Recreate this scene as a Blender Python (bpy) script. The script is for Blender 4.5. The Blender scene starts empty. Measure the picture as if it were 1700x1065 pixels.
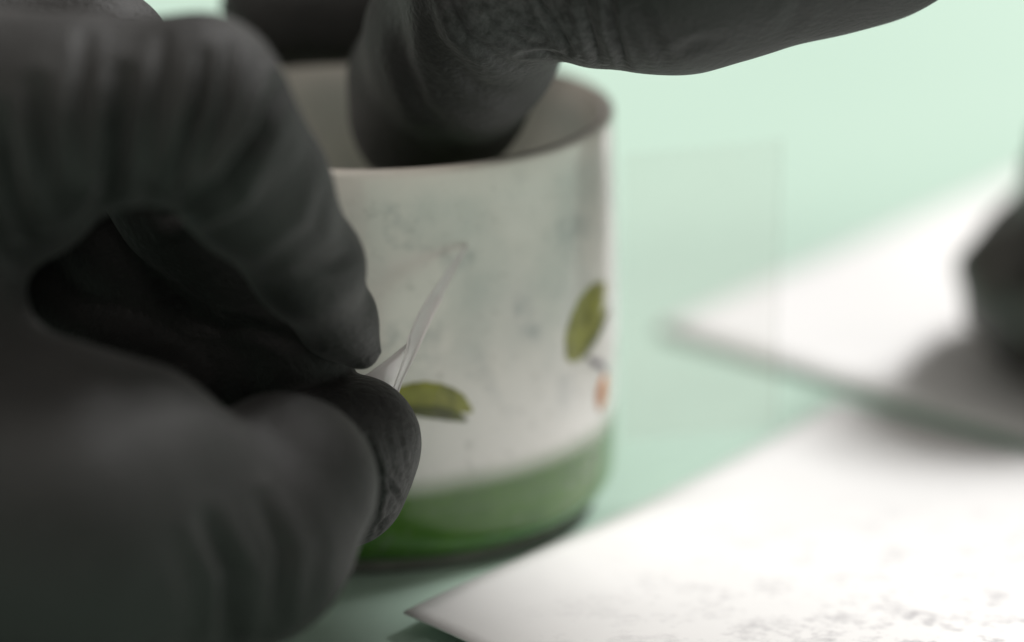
import bpy, bmesh, math, random
import numpy as np
from mathutils import Vector, Matrix

random.seed(4); rng = np.random.default_rng(4)
S = bpy.context.scene
COL = S.collection

# ------------------------------------------------------------------ camera
PITCH = math.radians(16.2); DIST = 0.62; FRAME_W = 0.1525
AIM = Vector((0.0224, 0.0, 0.0275))
FWD = Vector((0, math.cos(PITCH), -math.sin(PITCH)))
RIGHT = Vector((1, 0, 0)); UP = RIGHT.cross(FWD)
EYE = AIM - FWD * DIST
cd = bpy.data.cameras.new('camera'); cam = bpy.data.objects.new('camera', cd); COL.objects.link(cam)
cam.location = EYE
cam.rotation_euler = (math.radians(90) - PITCH, 0, 0)
cd.sensor_width = 36.0
cd.lens = 36.0 * DIST / FRAME_W
cd.clip_start = 0.02; cd.clip_end = 50
cd.dof.use_dof = True
cd.dof.focus_distance = 0.558
cd.dof.aperture_fstop = cd.lens / 25.0
S.camera = cam

# ------------------------------------------------------------------ light
w = bpy.data.worlds.new('World'); S.world = w; w.use_nodes = True
bg = w.node_tree.nodes['Background']
bg.inputs[0].default_value = (1.0, 0.945, 0.885, 1); bg.inputs[1].default_value = 0.27

def area(name, pos, target, size, power, color, size_y=None):
    l = bpy.data.lights.new(name, 'AREA'); l.energy = power; l.color = color
    l.size = size
    if size_y: l.shape = 'RECTANGLE'; l.size_y = size_y
    o = bpy.data.objects.new(name, l); COL.objects.link(o)
    o.location = pos
    o.rotation_euler = (Vector(target) - Vector(pos)).to_track_quat('-Z', 'Y').to_euler()
    return o
area('key_lamp', (1.22, 0.95, 1.90), (0.02, 0.0, 0.02), 0.50, 69.0, (1.0, 0.985, 0.97))
area('fill_lamp', (-0.42, -0.62, 1.12), (-0.03, -0.02, 0.05), 0.5, 5.2, (1.0, 0.95, 0.88))
S.view_settings.view_transform = 'Standard'; S.view_settings.look = 'None'
S.view_settings.exposure = 0.0; S.view_settings.gamma = 1.0

# ------------------------------------------------------------------ helpers
K = FRAME_W / DIST / 1700.0          # metres per photo pixel per metre of depth
def at(px, py, t):
    """3-D point seen at a photo pixel, t metres along the lens axis."""
    return EYE + FWD * t + RIGHT * ((px - 850) * K * t) - UP * ((py - 532.5) * K * t)
def ground(px, py, z=0.0):
    d = FWD + RIGHT * ((px - 850) * K) - UP * ((py - 532.5) * K)
    return EYE + d * ((z - EYE.z) / d.z)
def rad(px, t): return px * K * t

def mesh_obj(name, verts, faces, m, parent=None, smooth=True):
    me = bpy.data.meshes.new(name)
    me.from_pydata([tuple(v) for v in verts], [], [tuple(int(i) for i in f) for f in faces])
    me.validate(); me.update()
    if smooth: me.polygons.foreach_set('use_smooth', [True] * len(me.polygons))
    me.materials.append(m)
    o = bpy.data.objects.new(name, me); COL.objects.link(o)
    if parent: o.parent = parent
    return o
def thing(name, label, cat, loc=(0, 0, 0)):
    o = bpy.data.objects.new(name, None); COL.objects.link(o); o.location = loc
    o.empty_display_size = 0.01
    o['label'] = label; o['category'] = cat
    return o
def tag(o, label=None, cat=None, kind=None):
    if label: o['label'] = label
    if cat: o['category'] = cat
    if kind: o['kind'] = kind
    return o
def recalc(o):
    bm = bmesh.new(); bm.from_mesh(o.data); bmesh.ops.recalc_face_normals(bm, faces=bm.faces); bm.to_mesh(o.data); bm.free()

def lathe(profile, n=96):
    v, f = [], []
    for r, z in profile:
        for i in range(n):
            a = 2 * math.pi * i / n
            v.append((r * math.cos(a), r * math.sin(a), z))
    m = len(profile)
    for j in range(m - 1):
        for i in range(n):
            k = (i + 1) % n
            f.append((j * n + i, j * n + k, (j + 1) * n + k, (j + 1) * n + i))
    return v, f

# ------------------------------------------------------------------ materials
class NT:
    def __init__(s, name):
        s.m = bpy.data.materials.new(name); s.m.use_nodes = True
        s.t = s.m.node_tree; s.b = s.t.nodes['Principled BSDF']
        s.out = s.t.nodes['Material Output']
    def n(s, typ, **kw):
        x = s.t.nodes.new(typ)
        for k, v in kw.items(): setattr(x, k, v)
        return x
    def l(s, a, b): s.t.links.new(a, b)
    def coord(s): return s.n('ShaderNodeTexCoord').outputs['Object']
    def noise(s, scale, detail=4, rough=.55, vec=None, dist=0.0):
        x = s.n('ShaderNodeTexNoise'); x.inputs['Scale'].default_value = scale
        x.inputs['Detail'].default_value = detail; x.inputs['Roughness'].default_value = rough
        x.inputs['Distortion'].default_value = dist
        s.l(vec if vec is not None else s.coord(), x.inputs['Vector'])
        return x.outputs['Fac']
    def ramp(s, fac, stops):
        x = s.n('ShaderNodeValToRGB'); e = x.color_ramp.elements
        while len(e) < len(stops): e.new(.5)
        for el, (p, c) in zip(e, stops):
            el.position = p; el.color = (*c, 1) if len(c) == 3 else c
        s.l(fac, x.inputs[0]); return x.outputs[0]
    def mix(s, fac, a, b, mode='MIX'):
        x = s.n('ShaderNodeMix', data_type='RGBA', blend_type=mode)
        for sock, v in ((x.inputs[0], fac), (x.inputs[6], a), (x.inputs[7], b)):
            if isinstance(v, bpy.types.NodeSocket): s.l(v, sock)
            elif isinstance(v, tuple): sock.default_value = (*v, 1)
            else: sock.default_value = v
        return x.outputs[2]
    def math(s, op, a, b=None):
        x = s.n('ShaderNodeMath', operation=op)
        for i, v in enumerate((a, b)):
            if v is None: continue
            if isinstance(v, bpy.types.NodeSocket): s.l(v, x.inputs[i])
            else: x.inputs[i].default_value = v
        return x.outputs[0]
    def bump(s, h, strength, dist):
        x = s.n('ShaderNodeBump'); x.inputs['Strength'].default_value = strength
        x.inputs['Distance'].default_value = dist
        s.l(h, x.inputs['Height']); s.l(x.outputs[0], s.b.inputs['Normal'])
    def set(s, **kw):
        for k, v in kw.items():
            sock = s.b.inputs[k.replace('_', ' ')]
            if isinstance(v, bpy.types.NodeSocket): s.l(v, sock)
            elif isinstance(v, tuple): sock.default_value = (*v, 1) if len(v) == 3 else v
            else: sock.default_value = v

def mat_glove():
    s = NT('black_nitrile')
    n1 = s.noise(55, 5, .6)
    n2 = s.noise(900, 6, .65)
    c = s.ramp(n1, [(.3, (.0120, .0119, .0114)), (.7, (.0180, .0177, .0168))])
    powder = s.ramp(s.noise(260, 8, .7, dist=1.5), [(.60, (0, 0, 0)), (.72, (1, 1, 1))])
    c = s.mix(s.math('MULTIPLY', powder, .26), c, (.09, .088, .085))
    # grainy lighter patches painted in for the light caught on both thumbs
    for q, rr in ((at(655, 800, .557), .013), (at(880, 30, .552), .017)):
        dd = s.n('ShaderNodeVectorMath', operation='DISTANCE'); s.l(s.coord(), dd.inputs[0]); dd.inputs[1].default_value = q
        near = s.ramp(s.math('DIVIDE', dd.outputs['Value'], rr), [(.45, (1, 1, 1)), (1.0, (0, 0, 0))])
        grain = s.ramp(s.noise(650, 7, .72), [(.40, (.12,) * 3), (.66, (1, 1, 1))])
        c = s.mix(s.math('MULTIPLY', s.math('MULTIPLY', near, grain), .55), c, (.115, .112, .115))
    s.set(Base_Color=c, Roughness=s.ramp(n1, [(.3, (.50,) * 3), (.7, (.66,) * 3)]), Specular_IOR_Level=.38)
    s.set(Sheen_Weight=.10, Sheen_Roughness=.35)
    # fine leathery crinkle of thin rubber
    v = s.n('ShaderNodeTexVoronoi', feature='DISTANCE_TO_EDGE'); v.inputs['Scale'].default_value = 620
    s.l(s.coord(), v.inputs['Vector'])
    h = s.math('ADD', s.math('MULTIPLY', v.outputs['Distance'], .5), n2)
    s.bump(h, .6, .0005)
    return s.m

def mat_table():
    s = NT('mint_mat')
    c = s.ramp(s.noise(9, 4, .5), [(.3, (.450, .612, .520)), (.7, (.490, .650, .556))])
    fine = s.noise(420, 5, .6)
    c = s.mix(.10, c, s.ramp(fine, [(.35, (.39, .54, .45)), (.65, (.57, .73, .63))]))
    s.set(Base_Color=c, Roughness=.55, Specular_IOR_Level=.35)
    s.bump(fine, .15, .0004)
    return s.m

def mat_paper(name, marks):
    s = NT(name)
    co = s.coord()
    c = s.ramp(s.noise(30, 3), [(.3, (.83, .828, .825)), (.7, (.88, .877, .873))])
    if marks:
        blot = s.math('ADD', s.math('MULTIPLY', s.noise(150, 3, .6), .55), s.math('MULTIPLY', s.noise(620, 4, .65), .45))
        area_ = s.n('ShaderNodeVectorMath', operation='DISTANCE'); s.l(co, area_.inputs[0])
        p = ground(1690, 1110); area_.inputs[1].default_value = (p.x, p.y, 0)
        reach = s.ramp(s.math('DIVIDE', area_.outputs['Value'], .078), [(.14, (1, 1, 1)), (.95, (.0, .0, .0))])
        k = s.ramp(blot, [(.49, (0, 0, 0)), (.66, (1, 1, 1))])
        k = s.math('MULTIPLY', k, reach)
        c = s.mix(s.math('MULTIPLY', k, .75), c, (.25, .24, .265))
    s.set(Base_Color=c, Roughness=.6, Specular_IOR_Level=.3)
    s.bump(s.noise(1200, 4), .1, .0002)
    return s.m

def mat_mug():
    s = NT('glazed_stoneware')
    co = s.coord()
    sep = s.n('ShaderNodeSeparateXYZ'); s.l(co, sep.inputs[0])
    z = sep.outputs['Z']
    g = s.ramp(s.noise(42, 5, .55), [(.34, (.52, .545, .51)), (.52, (.70, .685, .635)), (.70, (.80, .78, .73))])
    sp = s.ramp(s.noise(120, 5, .62), [(.56, (0, 0, 0)), (.72, (1, 1, 1))])
    g = s.mix(s.math('MULTIPLY', sp, .6), g, (.30, .33, .33))
    # light bounced off the paper, painted in as a paler zone above the band
    pale = s.ramp(s.math('ADD', z, s.math('MULTIPLY', s.math('SUBTRACT', s.noise(60, 3), .5), .016)),
                  [(.021, (1, 1, 1)), (.034, (0, 0, 0))])
    g = s.mix(s.math('MULTIPLY', pale, .9), g, (.86, .845, .815))
    gr = s.ramp(s.noise(70, 4, .6), [(.3, (.026, .115, .005)), (.7, (.080, .20, .020))])
    edge = s.math('ADD', s.math('SUBTRACT', z, s.math('MULTIPLY', sep.outputs['X'], .045)), s.math('MULTIPLY', s.math('SUBTRACT', s.noise(35, 2), .5), .003))
    band = s.ramp(edge, [(.0152, (1, 1, 1)), (.0156, (0, 0, 0))])
    c = s.mix(band, g, gr)
    grit = s.ramp(s.noise(520, 4, .7), [(.58, (0, 0, 0)), (.70, (1, 1, 1))])
    c = s.mix(s.math('MULTIPLY', grit, .30), c, (.22, .22, .20))
    lip = s.ramp(z, [(.0576, (0, 0, 0)), (.0586, (1, 1, 1))])
    c = s.mix(s.math('MULTIPLY', lip, .7), c, (.80, .745, .69))  # lip colour made paler to stand for light the rim catches
    worn = s.math('MULTIPLY', s.ramp(z, [(.0594, (0, 0, 0)), (.0601, (1, 1, 1))]), s.ramp(s.noise(130, 3), [(.35, (.25,) * 3), (.6, (1, 1, 1))]))
    c = s.mix(s.math('MULTIPLY', worn, .6), c, (.36, .27, .19))
    s.set(Base_Color=c, Roughness=s.mix(lip, (.22,) * 3, (.10,) * 3), Specular_IOR_Level=.5, Coat_Weight=.5, Coat_Roughness=.13, Coat_IOR=1.50)
    s.bump(s.noise(90, 3), .08, .002)
    return s.m

def plain(name, col, rough=.5, var=.25, scale=200, spec=.4, bump=0.1):
    s = NT(name)
    lo = tuple(x * (1 - var) for x in col); hi = tuple(min(1, x * (1 + var)) for x in col)
    n = s.noise(scale, 5, .6)
    s.set(Base_Color=s.ramp(n, [(.32, lo), (.68, hi)]), Roughness=rough, Specular_IOR_Level=spec)
    s.bump(n, bump, .0004)
    return s.m

def mat_film(name, alpha, col, rough, through=.35):
    """thin clear plastic: lets most light straight through, scatters a little of it to both sides"""
    s = NT(name)
    s.t.nodes.remove(s.b)
    n = s.noise(40, 3)
    dif = s.n('ShaderNodeBsdfDiffuse'); dif.inputs[0].default_value = (*col, 1)
    tr = s.n('ShaderNodeBsdfTranslucent'); tr.inputs[0].default_value = (*col, 1)
    gl = s.n('ShaderNodeBsdfGlossy'); gl.inputs['Roughness'].default_value = rough
    clear = s.n('ShaderNodeBsdfTransparent')
    m1 = s.n('ShaderNodeMixShader'); m1.inputs[0].default_value = through; s.l(dif.outputs[0], m1.inputs[1]); s.l(tr.outputs[0], m1.inputs[2])
    m2 = s.n('ShaderNodeMixShader'); m2.inputs[0].default_value = .12; s.l(m1.outputs[0], m2.inputs[1]); s.l(gl.outputs[0], m2.inputs[2])
    m3 = s.n('ShaderNodeMixShader'); s.l(s.ramp(n, [(.3, (alpha * .75,) * 3), (.7, (min(1, alpha * 1.2),) * 3)]), m3.inputs[0])
    s.l(clear.outputs[0], m3.inputs[1]); s.l(m2.outputs[0], m3.inputs[2]); s.l(m3.outputs[0], s.out.inputs['Surface'])
    return s.m

M_glove = mat_glove(); M_mug = mat_mug()

# ------------------------------------------------------------------ setting: mint table
n = 60; L = 1.6
tv = []; tf = []
for j in range(n + 1):
    for i in range(n + 1):
        tv.append((-L + 2 * L * i / n, -L + .4 + 2 * L * j / n, 0))
for j in range(n):
    for i in range(n):
        a = j * (n + 1) + i; tf.append((a, a + 1, a + n + 2, a + n + 1))
tag(mesh_obj('table_surface', tv, tf, mat_table()), 'pale mint green work surface under the mug and papers', None, 'structure')

# ------------------------------------------------------------------ sheets of paper
def sheet(name, corners, m, label, thick, curl):
    """corners: near-left corner, far corner, opposite, last; curl(u,v) lifts the sheet off the table."""
    A, B, C, D = [Vector(c) for c in corners]
    N = 40
    top, bot = [], []
    for j in range(N + 1):
        for i in range(N + 1):
            u, v = i / N, j / N
            p = A * (1 - u) * (1 - v) + B * u * (1 - v) + C * u * v + D * (1 - u) * v
            h = .0006 + curl(u, v)
            bot.append((p.x, p.y, h)); top.append((p.x, p.y, h + thick))
    nv = (N + 1) ** 2
    f = []
    for j in range(N):
        for i in range(N):
            a = j * (N + 1) + i
            f.append((a, a + 1, a + N + 2, a + N + 1))
            f.append(tuple(nv + x for x in (a, a + N + 1, a + N + 2, a + 1)))
    ring = [i for i in range(N + 1)] + [j * (N + 1) + N for j in range(1, N + 1)] + \
           [N * (N + 1) + i for i in range(N - 1, -1, -1)] + [j * (N + 1) for j in range(N - 1, 0, -1)]
    for a, b in zip(ring, ring[1:] + ring[:1]): f.append((a, nv + a, nv + b, b))
    o = mesh_obj(name, top + bot, f, m); recalc(o)
    tag(o, label, 'paper'); return o
a1 = ground(670, 1017, .003); b1 = ground(1392, 668, .0015)
e1 = ground(1720, 764, .001); d1 = ground(790, 1080, .002)
dirB = (e1 - b1).normalized(); dirA = (d1 - a1).normalized()
c1 = b1 + dirB * .16; d1 = a1 + dirA * .12
sheet('paper_sheet', (a1, b1, c1, d1), mat_paper('printed_paper', True),
      'white sheet with grey printed specks lying closest in front of the mug', .0004,
      lambda u, v: .0022 * math.exp(-((u / .35) ** 2 + (v / .4) ** 2)) + .0012 * max(0, u - .6) ** 2 * 4)
a2 = ground(1093, 540, .0016); b2 = ground(1700, 288, .001); e2 = ground(1700, 722, .0016)
dB = (b2 - a2).normalized(); dE = (e2 - a2).normalized()
b2 = a2 + dB * .27; d2 = a2 + dE * .135; c2 = b2 + dE * .135
sheet('paper_sheet', (a2, b2, c2, d2), mat_paper('blank_paper', False),
      'blank white card sheet under the black jar', .0007,
      lambda u, v: .0003 * math.exp(-((u / .3) ** 2 + (v / .3) ** 2)))

# ------------------------------------------------------------------ mug
R = .0381; H = .0603
def mug_r(z):
    u = z / H
    return R * (1.0 + .012 * math.sin(math.pi * min(1, u * 1.1))) - .0006
mug = thing('mug', 'pale glazed ceramic mug with green base band and painted leaves', 'mug')
prof = [(.0, .0030), (.020, .0030), (.0325, .0024)]
for k in range(9):                       # rounded heel
    a = -math.pi / 2 + (math.pi / 2) * k / 8
    prof.append((mug_r(.006) - .0042 + .0042 * math.cos(a), .0062 + .0042 * math.sin(a)))
for k in range(1, 22): prof.append((mug_r(.0062 + (H - .0075) * k / 22), .0062 + (H - .0075) * k / 22))
ro = mug_r(H)
for k in range(9):                       # rounded lip
    a = math.pi * k / 8
    prof.append((ro - .00115 + .00115 * math.cos(a), H - .00115 + .00115 * math.sin(a)))
for k in range(1, 16): prof.append((ro - .0024 - .0002 * k / 15, H - .0012 - (H - .011) * k / 15))
for k in range(1, 7):
    a = (math.pi / 2) * k / 6
    prof.append((ro - .0026 - .004 * (1 - math.cos(a)), .0095 - .004 * math.sin(a)))
prof += [(.015, .0055), (.0, .0055)]
v, f = lathe(prof, 160)
v = [(x * (1 + .004 * math.sin(2 * math.atan2(y, x) + .6)), y, z + .0004 * math.sin(math.atan2(y, x) * 2 + 1)) for x, y, z in v]
body = mesh_obj('mug_body', v, f, M_mug, mug)
M_foot = plain('bare_clay', (.20, .20, .18), .8)
v, f = lathe([(.0318, .0), (.0345, .0), (.0352, .0012), (.0350, .0026), (.0318, .0026), (.0318, .0)], 120)
mesh_obj('foot_ring', v, f, M_foot, mug)

def mug_hit(px, py):
    """where the sight line meets the mug's outer wall -> (angle, z)"""
    d = (at(px, py, 1.0) - EYE).normalized()
    a = d.x ** 2 + d.y ** 2; b = 2 * (EYE.x * d.x + EYE.y * d.y); c = EYE.x ** 2 + EYE.y ** 2 - R ** 2
    disc = max(0.0, b * b - 4 * a * c)
    s = (-b - math.sqrt(disc)) / (2 * a); p = EYE + d * s
    return math.atan2(p.y, p.x), p.z
def painted(name, spine, widths, m, lift=.00022, parent=None):
    """brush stroke lying on the wall: spine in (angle*R, z), half widths, raised like thick glaze"""
    nA, nB = 28, 10
    sp = np.array(spine); ts = np.linspace(0, 1, len(sp))
    tt = np.linspace(0, 1, nA + 1)
    # smooth spine
    def curve(col):
        c = np.polyfit(ts, col, min(3, len(sp) - 1)); return np.polyval(c, tt)
    cs, cz = curve(sp[:, 0]), curve(sp[:, 1])
    ww = np.interp(tt, np.linspace(0, 1, len(widths)), widths)
    dx, dz = np.gradient(cs), np.gradient(cz); ln = np.hypot(dx, dz); nx, nz = -dz / ln, dx / ln
    vv, ff = [], []
    for i in range(nA + 1):
        for j in range(nB + 1):
            q = 2 * j / nB - 1
            wob = 1 + .03 * math.sin(i * 1.7) * abs(q)
            s_ = cs[i] + nx[i] * q * ww[i] * wob; z_ = cz[i] + nz[i] * q * ww[i] * wob
            h = mug_r(z_) + .00005 + lift * math.sqrt(max(0, 1 - q * q)) * min(1, ww[i] / max(ww) * 2)
            ang = s_ / R
            hx = h * (1 + .004 * math.sin(2 * ang + .6))
            vv.append((hx * math.cos(ang), h * math.sin(ang), z_ + .0004 * math.sin(ang * 2 + 1)))
    for i in range(nA):
        for j in range(nB):
            a = i * (nB + 1) + j; ff.append((a, a + 1, a + nB + 2, a + nB + 1))
    return mesh_obj(name, vv, ff, m, mug)
def sz(*pts): return [(lambda h: (h[0] * R, h[1]))(mug_hit(*p)) for p in pts]
M_leaf = plain('olive_green_paint', (.225, .23, .040), .3, .45, 260, .5)
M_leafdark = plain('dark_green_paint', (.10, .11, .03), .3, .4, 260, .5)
M_orange = plain('orange_brown_paint', (.55, .20, .05), .35, .4, 400)
M_mauve = plain('grey_mauve_paint', (.25, .22, .25), .4, .3, 300)
painted('painted_leaf', sz((944, 596), (962, 562), (984, 520), (1008, 474)), [.0006, .0032, .0043, .0047, .0036, .0005], M_leaf)
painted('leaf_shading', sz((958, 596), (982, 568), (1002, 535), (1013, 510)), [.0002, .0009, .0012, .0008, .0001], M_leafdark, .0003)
painted('painted_leaf', sz((640, 662), (690, 656), (742, 660), (785, 680)), [.0008, .0020, .0024, .0022, .0016, .0002], M_leaf)
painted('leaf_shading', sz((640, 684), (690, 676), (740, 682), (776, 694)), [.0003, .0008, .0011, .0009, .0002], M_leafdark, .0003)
painted('painted_petal', sz((1008, 622), (1003, 645), (1000, 664), (998, 684)), [.0003, .0018, .0024, .0018, .0003], M_orange)
painted('painted_stalk', sz((978, 592), (990, 603), (1000, 606), (1008, 622)), [.0002, .0006, .0006, .0002], M_mauve)

# ------------------------------------------------------------------ dark jar at the right
JR = .0385
pj = ground(1590, 588, .003) + Vector((JR, 0, 0))
jar = thing('jar', 'squat black stoneware jar standing on the blank white card', 'jar', (pj.x, pj.y, .0022))
jp = [(0, .0004), (.024, 0), (.0285, .0004), (.0330, .0018), (.0362, .0044), (.0381, .008), (.0385, .0140), (.0380, .0165),
      (.0362, .0192), (.0335, .0220), (.0308, .0248), (.0290, .0280), (.0284, .031), (.0282, .034), (.0, .034)]
v, f = lathe(jp, 128)
def lump(p):
    a = math.atan2(p[1], p[0]); k = 1 + .016 * math.sin(7 * a + p[2] * 300) + .012 * math.sin(13 * a - p[2] * 420)
    return (p[0] * k, p[1] * k, p[2])
v = [lump(p) for p in v]
M_jar = plain('black_brown_glaze', (.032, .029, .021), .42, .75, 85, .5, .3)
mesh_obj('jar_body', v, f, M_jar, jar)
v, f = lathe([(0, .0343), (.0270, .0343), (.0274, .0350), (.0274, .0375), (.0262, .0388), (.0250, .0400), (.0248, .0580), (.0250, .0630), (.0235, .0650), (0, .0655)], 96)
mesh_obj('shadow_lid', v, f, plain('black_clay', (.015, .015, .014), .45, .3), jar)  # unseen tall top, added to lengthen the jar's shadow on the card

# ------------------------------------------------------------------ clear film round the mug
film = thing('transfer_film', 'clear film wrapped on the mug with one corner pinched and lifted', 'film')
M_film = mat_film('clear_film', .15, (.78, .75, .66), .35)
M_filmon = mat_film('clinging_film', .05, (.62, .64, .60), .3)
M_peel = mat_film('folded_film', .95, (.96, .94, .935), .25, .4)
def film_grid(name, cols, m):
    n = len(cols[0]); vv = [p for c in cols for p in c]; ff = []
    for i in range(len(cols) - 1):
        for j in range(n - 1):
            a = i * n + j; ff.append((a, a + n, a + n + 1, a + 1))
    return mesh_obj(name, vv, ff, m, film)
# part lying on the wall, bounded by the line where it has been peeled off, then the flat tail leaving the wall
zt = .0535; zb = .0095; NZ = 16
a_lo, z_lo = mug_hit(690, 780); a_hi, z_hi = mug_hit(783, 398)
a_end = math.radians(-2); rr = R * 1.0165 + .0003
cols = []
for k in range(41):
    col = []
    for j in range(NZ + 1):
        z = zb + (zt - zb) * j / NZ
        a0 = a_lo + (a_hi - a_lo) * (z - z_lo) / (z_hi - z_lo)
        a = a0 + (a_end - a0) * k / 40
        col.append((rr * math.cos(a), rr * math.sin(a), z))
    cols.append(col)
film_grid('film_sheet', cols, M_filmon)
tx, ty = rr * math.cos(a_end), rr * math.sin(a_end)
cols = []
for k in range(17):
    s_ = k / 16
    cols.append([(tx + .0232 * s_, ty + .004 * s_ + .002 * s_ * s_ + .0010 * s_ * math.sin(j / 4), zb + (zt - zb) * j / NZ + .001 * s_ * j / NZ) for j in range(NZ + 1)])
film_grid('loose_end', cols, M_film)
def tube(name, pts, rad_, m):
    vv, ff = [], []; n = 8
    for i, p in enumerate(pts):
        a = Vector(pts[max(0, i - 1)]); b = Vector(pts[min(len(pts) - 1, i + 1)]); d = (b - a).normalized()
        u = d.orthogonal().normalized(); w_ = d.cross(u)
        for j in range(n):
            q = 2 * math.pi * j / n
            vv.append(Vector(p) + (u * math.cos(q) + w_ * math.sin(q)) * rad_)
    for i in range(len(pts) - 1):
        for j in range(n):
            k = (j + 1) % n
            ff.append((i * n + j, i * n + k, (i + 1) * n + k, (i + 1) * n + j))
    o = mesh_obj(name, vv, ff, m, film); recalc(o); return o
tube('cut_edge', cols[-1] , .00022, mat_film('film_cut_edge', .15, (.55, .56, .52), .3))
# lifted corner: seen almost edge on, from the wall to the finger tips
def ribbon(name, left, right, m, thick=.00012):
    N = 24
    def interp(P, t):
        P = np.array(P); ts = np.linspace(0, 1, len(P)); return [np.interp(t, ts, P[:, k]) for k in range(3)]
    vv, ff = [], []
    for s_ in (0, 1):
        for i in range(N + 1):
            for j in range(5):
                t = i / N; q = j / 4
                a = interp(left, t); b = interp(right, t)
                pp = [a[k] * (1 - q) + b[k] * q for k in range(3)]
                vv.append(at(pp[0], pp[1], pp[2] - .008 * t ** .6 + s_ * thick + .0006 * math.sin(q * math.pi)))
    nn = (N + 1) * 5
    for i in range(N):
        for j in range(4):
            a = i * 5 + j
            ff.append((a, a + 1, a + 6, a + 5)); ff.append((nn + a, nn + a + 5, nn + a + 6, nn + a + 1))
    rim = [i * 5 for i in range(N + 1)] + [N * 5 + j for j in range(1, 5)] + [i * 5 + 4 for i in range(N - 1, -1, -1)] + [j for j in range(3, 0, -1)]
    for a, b in zip(rim, rim[1:] + rim[:1]): ff.append((a, nn + a, nn + b, b))
    o = mesh_obj(name, vv, ff, m, film); recalc(o); return o
PE_L = [(781, 394, .5828), (743, 446, .5782), (710, 494, .5742), (694, 520, .5722), (679, 556, .5695), (674, 587, .5675), (655, 640, .5650), (648, 655, .5645)]
PE_R = [(783, 395, .5830), (757, 446, .5800), (734, 494, .5772), (720, 520, .5754), (704, 556, .5732), (690, 587, .5712), (667, 633, .5687), (660, 655, .5682)]
ribbon('peeled_edge', PE_L, PE_R, M_peel)
ribbon('pinched_corner', [(677, 568, .5655), (640, 598, .5650), (610, 620, .5652), (590, 628, .566)],
       [(652, 656, .5655), (640, 650, .5650), (620, 640, .5652), (592, 640, .566)], M_peel)

tube('cut_edge', [at(x, y, t - .008 * (k / 7) ** .6 - .0003) for k, (x, y, t) in enumerate(PE_R) if k > 1], .00013, M_peel)
tube('cut_edge', [at(x, y, t - .008 * (k / 7) ** .6 - .0003) for k, (x, y, t) in enumerate(PE_L) if k > 3], .00010, M_peel)

# ------------------------------------------------------------------ gloved hands
def surface_nets(D, origin, h):
    """smooth closed surface of a sampled distance field"""
    nx, ny, nz = D.shape
    ins = D < 0
    c = np.zeros((nx - 1, ny - 1, nz - 1), np.int8)
    for dx in (0, 1):
        for dy in (0, 1):
            for dz in (0, 1):
                c += ins[dx:nx - 1 + dx, dy:ny - 1 + dy, dz:nz - 1 + dz]
    act = (c > 0) & (c < 8)
    idx = -np.ones(c.shape, np.int64); ijk = np.argwhere(act); idx[act] = np.arange(len(ijk))
    acc = np.zeros((len(ijk), 3)); cnt = np.zeros(len(ijk))
    corners = [(a, b, d) for a in (0, 1) for b in (0, 1) for d in (0, 1)]
    for c0 in corners:
        for ax in range(3):
            if c0[ax]: continue
            c1 = list(c0); c1[ax] = 1
            v0 = D[ijk[:, 0] + c0[0], ijk[:, 1] + c0[1], ijk[:, 2] + c0[2]]
            v1 = D[ijk[:, 0] + c1[0], ijk[:, 1] + c1[1], ijk[:, 2] + c1[2]]
            x = (v0 < 0) != (v1 < 0)
            t = np.where(x, v0 / np.where(x, v0 - v1, 1), 0)
            p = np.tile(np.array(c0, float), (len(ijk), 1)); p[:, ax] += t
            acc[x] += p[x]; cnt[x] += 1
    V = origin + (ijk + acc / cnt[:, None]) * h
    F = []
    for ax in range(3):
        sl0 = [slice(None)] * 3; sl1 = [slice(None)] * 3
        sl0[ax] = slice(0, -1); sl1[ax] = slice(1, None)
        a, b = ins[tuple(sl0)], ins[tuple(sl1)]
        e = np.argwhere(a != b)
        o1, o2 = [k for k in range(3) if k != ax]
        e = e[(e[:, o1] > 0) & (e[:, o2] > 0) & (e[:, o1] < D.shape[o1] - 1) & (e[:, o2] < D.shape[o2] - 1)]
        def cell(d1, d2):
            q = e.copy(); q[:, o1] += d1; q[:, o2] += d2
            return idx[q[:, 0], q[:, 1], q[:, 2]]
        q = np.stack([cell(-1, -1), cell(0, -1), cell(0, 0), cell(-1, 0)], 1)
        flip = ~a[tuple(e.T)]
        if ax == 1: flip = ~flip
        q[flip] = q[flip][:, ::-1]
        F.append(q)
    return V, np.concatenate(F)

def chain(G, pts, k):
    """smooth union of tapered capsules through (point, radius)"""
    d = None
    X, Y, Z = G
    for (a, ra), (b, rb) in zip(pts, pts[1:]):
        ab = b - a; l2 = max(ab.length_squared, 1e-12)
        px, py, pz = X - a.x, Y - a.y, Z - a.z
        t = np.clip((px * ab.x + py * ab.y + pz * ab.z) / l2, 0, 1)
        e = np.sqrt((px - t * ab.x) ** 2 + (py - t * ab.y) ** 2 + (pz - t * ab.z) ** 2) - (ra + (rb - ra) * t)
        d = e if d is None else smin(d, e, k)
    return d
def smin(a, b, k):
    h = np.clip(.5 + .5 * (b - a) / k, 0, 1)
    return b + (a - b) * h - k * h * (1 - h)

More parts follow.
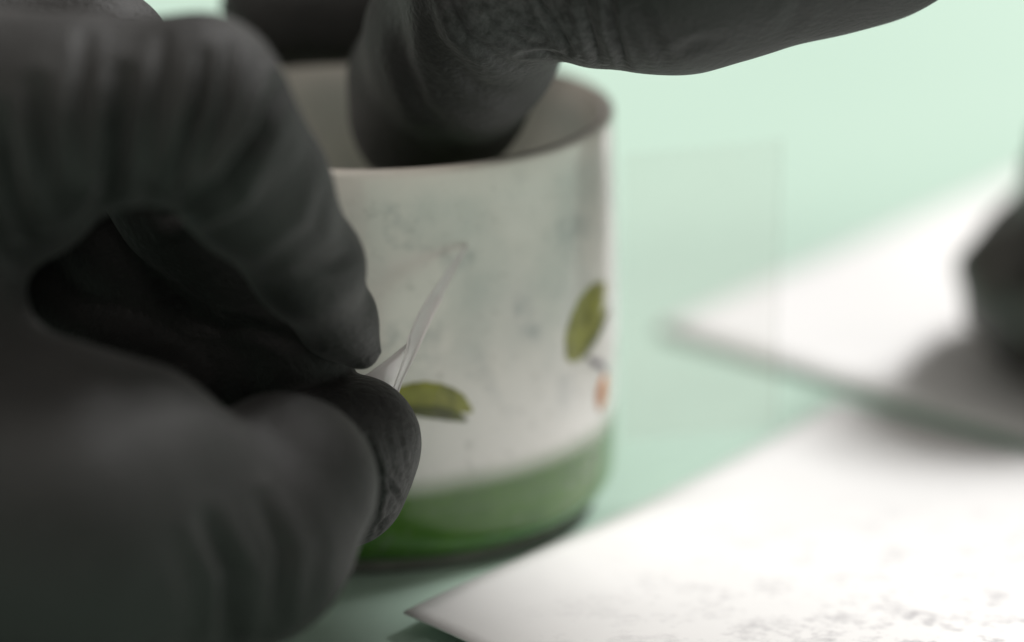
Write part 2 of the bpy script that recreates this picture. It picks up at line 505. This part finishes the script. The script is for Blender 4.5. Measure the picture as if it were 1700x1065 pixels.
def hand(name, palm, fingers, label, folds, h=.00095, k_palm=.007, k_fin=.0012):
    HT = -.008
    P = lambda seq: [(q[0], q[1]) if len(q) == 2 else (at(q[0], q[1], q[2] + HT), rad(q[3], q[2] + HT)) for q in seq]
    palm = [P(c) for c in palm]; fingers = [(P(f[0]), f[1], f[2] if len(f) > 2 else k_palm) for f in fingers]
    allp = [q for c in palm for q in c] + [q for c, _, _ in fingers for q in c]
    lo = np.array([min(p[i] - r for p, r in allp) for i in range(3)]) - .004
    hi = np.array([max(p[i] + r for p, r in allp) for i in range(3)]) + .004
    ax = [np.arange(lo[i], hi[i], h, dtype=np.float32) for i in range(3)]
    G = (ax[0][:, None, None], ax[1][None, :, None], ax[2][None, None, :])
    pd = None
    for c in palm:
        e = chain(G, c, .006); pd = e if pd is None else smin(pd, e, .008)
    D = pd
    for c, k, kp in fingers:
        e = chain(G, c, .0025)
        D = smin(D, smin(pd, e, kp), k or k_fin)
    V, F = surface_nets(D.astype(np.float64), lo, h)
    me = bpy.data.meshes.new(name); me.from_pydata(V.tolist(), [], F.tolist()); me.validate(); me.update()
    o = bpy.data.objects.new(name, me); COL.objects.link(o)
    bm = bmesh.new(); bm.from_mesh(me); bmesh.ops.recalc_face_normals(bm, faces=bm.faces)
    for _ in range(2): bmesh.ops.smooth_vert(bm, verts=bm.verts, factor=.5, use_axis_x=True, use_axis_y=True, use_axis_z=True)
    bm.to_mesh(me); bm.free()
    md = o.modifiers.new('s', 'SUBSURF'); md.levels = 1; md.render_levels = 1
    dg = bpy.context.evaluated_depsgraph_get(); me2 = bpy.data.meshes.new_from_object(o.evaluated_get(dg))
    o.modifiers.clear(); o.data = me2; bpy.data.meshes.remove(me); me2.name = name
    nv = len(me2.vertices); co = np.empty(nv * 3); me2.vertices.foreach_get('co', co); co = co.reshape(-1, 3)
    no = np.empty(nv * 3); me2.vertices.foreach_get('normal', no); no = no.reshape(-1, 3)
    rel = co - np.array(EYE); t = rel @ np.array(FWD)
    px = 850 + rel @ np.array(RIGHT) / (K * t); py = 532.5 - rel @ np.array(UP) / (K * t)
    face = -(no * rel).sum(1) / np.linalg.norm(rel, axis=1)
    disp = np.zeros(nv)
    # folds of the loose rubber: each follows a line on the glove, groove with raised shoulders
    for line, wpx, dmm, (t0, t1) in folds:
        L_ = np.array(line, float)
        best = np.full(nv, 1e9); tpos = np.zeros(nv)
        seg = np.hypot(*np.diff(L_, axis=0).T); cum = np.concatenate([[0], np.cumsum(seg)])
        for i in range(len(L_) - 1):
            a, b = L_[i], L_[i + 1]; d = b - a
            u = np.clip(((px - a[0]) * d[0] + (py - a[1]) * d[1]) / (d @ d), 0, 1)
            e = np.hypot(px - a[0] - u * d[0], py - a[1] - u * d[1])
            m = e < best; best[m] = e[m]; tpos[m] = (cum[i] + u[m] * seg[i]) / cum[-1]
        fade = np.sin(np.pi * np.clip(tpos * .86 + .07, 0, 1)) ** .7
        q = best / wpx
        prof = -np.exp(-q * q) + .35 * np.exp(-((q - 1.9) / .8) ** 2)
        wgt = np.clip(face * 2.2, 0, 1) * ((t > t0) & (t < t1))
        disp += prof * fade * wgt * dmm * 1e-3
    # gentle irregularity everywhere
    f1 = 0
    for s_, am in ((55, .00035), (130, .00018), (310, .00007)):
        k = rng.normal(size=(5, 3)) * s_; ph = rng.uniform(0, 6.28, 5)
        f1 = f1 + am * np.sin(co @ k.T * 1.6 + ph).mean(1) * 1.6
    co = co + no * (disp + f1)[:, None]
    me2.vertices.foreach_set('co', co.ravel()); me2.update()
    me2.polygons.foreach_set('use_smooth', [True] * len(me2.polygons))
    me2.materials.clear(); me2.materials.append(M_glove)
    tag(o, label, 'hand')
    return o

L_palm = [[(-15, 245, .533, 200), (-150, 330, .538, 175), (-300, 420, .55, 210)],
          [(-95, 690, .530, 176), (200, 802, .527, 196)],
          [(-260, 480, .542, 190), (-420, 480, .55, 250), (-900, 560, .57, 270), (-1500, 700, .58, 300)],
          [(-160, 190, .530, 160), (-420, 420, .55, 230)],
          [(-180, 150, .565, 150), (-450, 420, .575, 230)],
          [(-220, 180, .595, 140), (-450, 440, .595, 220)],
          [(-300, 300, .615, 120), (-500, 480, .60, 200)],
          [(-330, 850, .52, 230), (-200, 560, .53, 190), (-420, 500, .55, 230)]]
L_fingers = [
    ([(-170, 185, .528, 168), (100, 186, .523, 166), (325, 175, .522, 153), (428, 312, .533, 118), (508, 440, .545, 93), (560, 532, .557, 64), (598, 580, .560, 38)], None),
    ([(-180, 120, .565, 140), (155, 106, .563, 130), (310, 330, .566, 118), (450, 480, .568, 100), (500, 592, .567, 88)], None),
    ([(-220, 180, .595, 130), (60, 220, .592, 125), (230, 420, .580, 115), (410, 600, .572, 98)], None),
    ([(-300, 300, .615, 115), (-20, 350, .605, 110), (110, 500, .588, 105), (230, 600, .575, 90), (300, 640, .570, 80)], None),
    ([(-330, 850, .515, 235), (100, 862, .522, 262), (398, 890, .537, 180), (468, 802, .541, 156)], None),
    ([(400, 800, .552, 120), (588, 738, .5655, 107), (572, 803, .5655, 106)], .0012),
]
ALL = (.3, .9)
L_folds = [
    ([(60, 140), (72, 230), (80, 325)], 17, 1.7, (.3, .54)), ([(205, 120), (198, 230), (182, 325), (130, 400)], 17, 2.0, (.3, .54)),
    ([(340, 90), (335, 170), (310, 240), (285, 300)], 12, 1.5, (.3, .54)), ([(385, 80), (372, 180), (330, 270)], 11, 1.1, (.3, .54)),
    ([(470, 140), (440, 225), (375, 305), (280, 355)], 16, 3.0, (.3, .56)), ([(490, 170), (470, 240), (420, 300)], 10, .7, (.3, .56)),
    ([(270, 60), (262, 160), (250, 270)], 13, .8, (.3, .54)), ([(140, 60), (135, 170), (140, 280)], 14, .8, (.3, .54)),
    ([(0, 190), (15, 280), (40, 380)], 18, 1.9, (.3, .56)),
    ([(545, 300), (520, 380), (450, 430)], 14, .5, (.3, .57)), ([(585, 420), (555, 440), (500, 450)], 10, .4, (.3, .57)),
    ([(320, 530), (420, 545), (520, 580)], 12, .6, (.3, .57)),
    ([(345, 865), (385, 950), (378, 1070)], 18, 1.7, (.3, .56)), ([(432, 830), (468, 915), (458, 1020)], 14, 1.1, (.3, .56)),
    ([(505, 830), (530, 910), (510, 1000)], 12, .2, (.3, .56)), ([(290, 900), (318, 980), (310, 1070)], 18, .3, (.3, .56)),
    ([(612, 725), (624, 765), (632, 805), (622, 850)], 6, 1.0, (.54, .575)), ([(635, 785), (652, 812), (672, 842)], 4.5, .5, (.54, .575)),
    ([(640, 700), (652, 760), (660, 800)], 4, .2, (.54, .575)), ([(660, 690), (672, 750), (678, 800)], 3.5, .18, (.54, .575)),
    ([(650, 850), (630, 880), (622, 905)], 4, .25, (.54, .575)), ([(625, 660), (655, 700), (668, 735)], 4, .18, (.54, .575)),
    ([(625, 880), (640, 868), (664, 850)], 4, .22, (.54, .575)),
]
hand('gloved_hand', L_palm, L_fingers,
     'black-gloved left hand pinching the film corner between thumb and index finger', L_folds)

ARM = Vector((.49, .375, .79)).normalized()          # forearm rises behind the wrist
wrist = at(1480, -265, .562)
R_palm = [[(1116, -124, .566, 240), (1420, -215, .570, 228), (wrist + ARM * .035 + Vector((0, .004, 0)), .023), (wrist + ARM * .08, .025), (wrist + ARM * .16, .030), (wrist + ARM * .26, .036)],
          [(1110, -265, .60, 180), (1340, -330, .597, 180), (wrist + ARM * .06, .024)],
          [(1085, -330, .635, 150), (1290, -400, .62, 160), (wrist + ARM * .05, .020)]]
R_fingers = [
    ([(1060, -110, .566, 165), (996, -10, .5665, 120)], .0010, .0012),
    ([(1000, -40, .568, 112), (830, -35, .572, 150), (770, 60, .590, 158), (728, 145, .605, 150), (712, 190, .608, 132)], .0010),
    ([(1080, -250, .625, 130), (820, -150, .627, 110), (640, 2, .627, 106), (458, 18, .628, 97)], None),
    ([(1080, -330, .655, 130), (800, -260, .655, 110), (600, -130, .655, 98), (520, -60, .655, 88)], None),
    ([(1080, -360, .680, 120), (800, -310, .680, 100), (620, -200, .680, 92), (560, -130, .680, 80)], None),
    ([(1100, -380, .700, 100), (850, -340, .700, 85), (700, -260, .700, 78), (640, -200, .700, 68)], None),
]
R_folds = [
    ([(890, 0), (912, 30), (930, 55), (948, 84)], 6, 1.0, (.3, .59)), ([(962, -10), (976, 40), (995, 105)], 8, .8, (.3, .59)),
    ([(1010, 0), (1015, 50), (1038, 108)], 8, 1.3, (.3, .59)), ([(985, 0), (1000, 60), (1015, 112)], 5, .35, (.3, .59)),
    ([(700, -10), (725, 70), (790, 140), (870, 165)], 13, .7, (.3, .62)), ([(740, -10), (775, 60), (840, 105), (920, 110)], 9, .5, (.3, .62)),
    ([(660, 10), (672, 100), (700, 180), (760, 230)], 15, .7, (.3, .62)), ([(860, 90), (900, 84), (940, 88)], 5, .5, (.3, .59)),
    ([(790, 0), (830, 50), (890, 75)], 6, .35, (.3, .6)), ([(835, 10), (860, 40), (900, 55)], 5, .3, (.3, .6)),
    ([(1060, 20), (1090, 70), (1110, 110)], 12, .4, (.3, .6)), ([(1290, 60), (1320, 20), (1330, -20)], 14, .3, (.3, .6)),
    ([(1120, 90), (1150, 70), (1200, 60)], 10, .25, (.3, .6)),
]
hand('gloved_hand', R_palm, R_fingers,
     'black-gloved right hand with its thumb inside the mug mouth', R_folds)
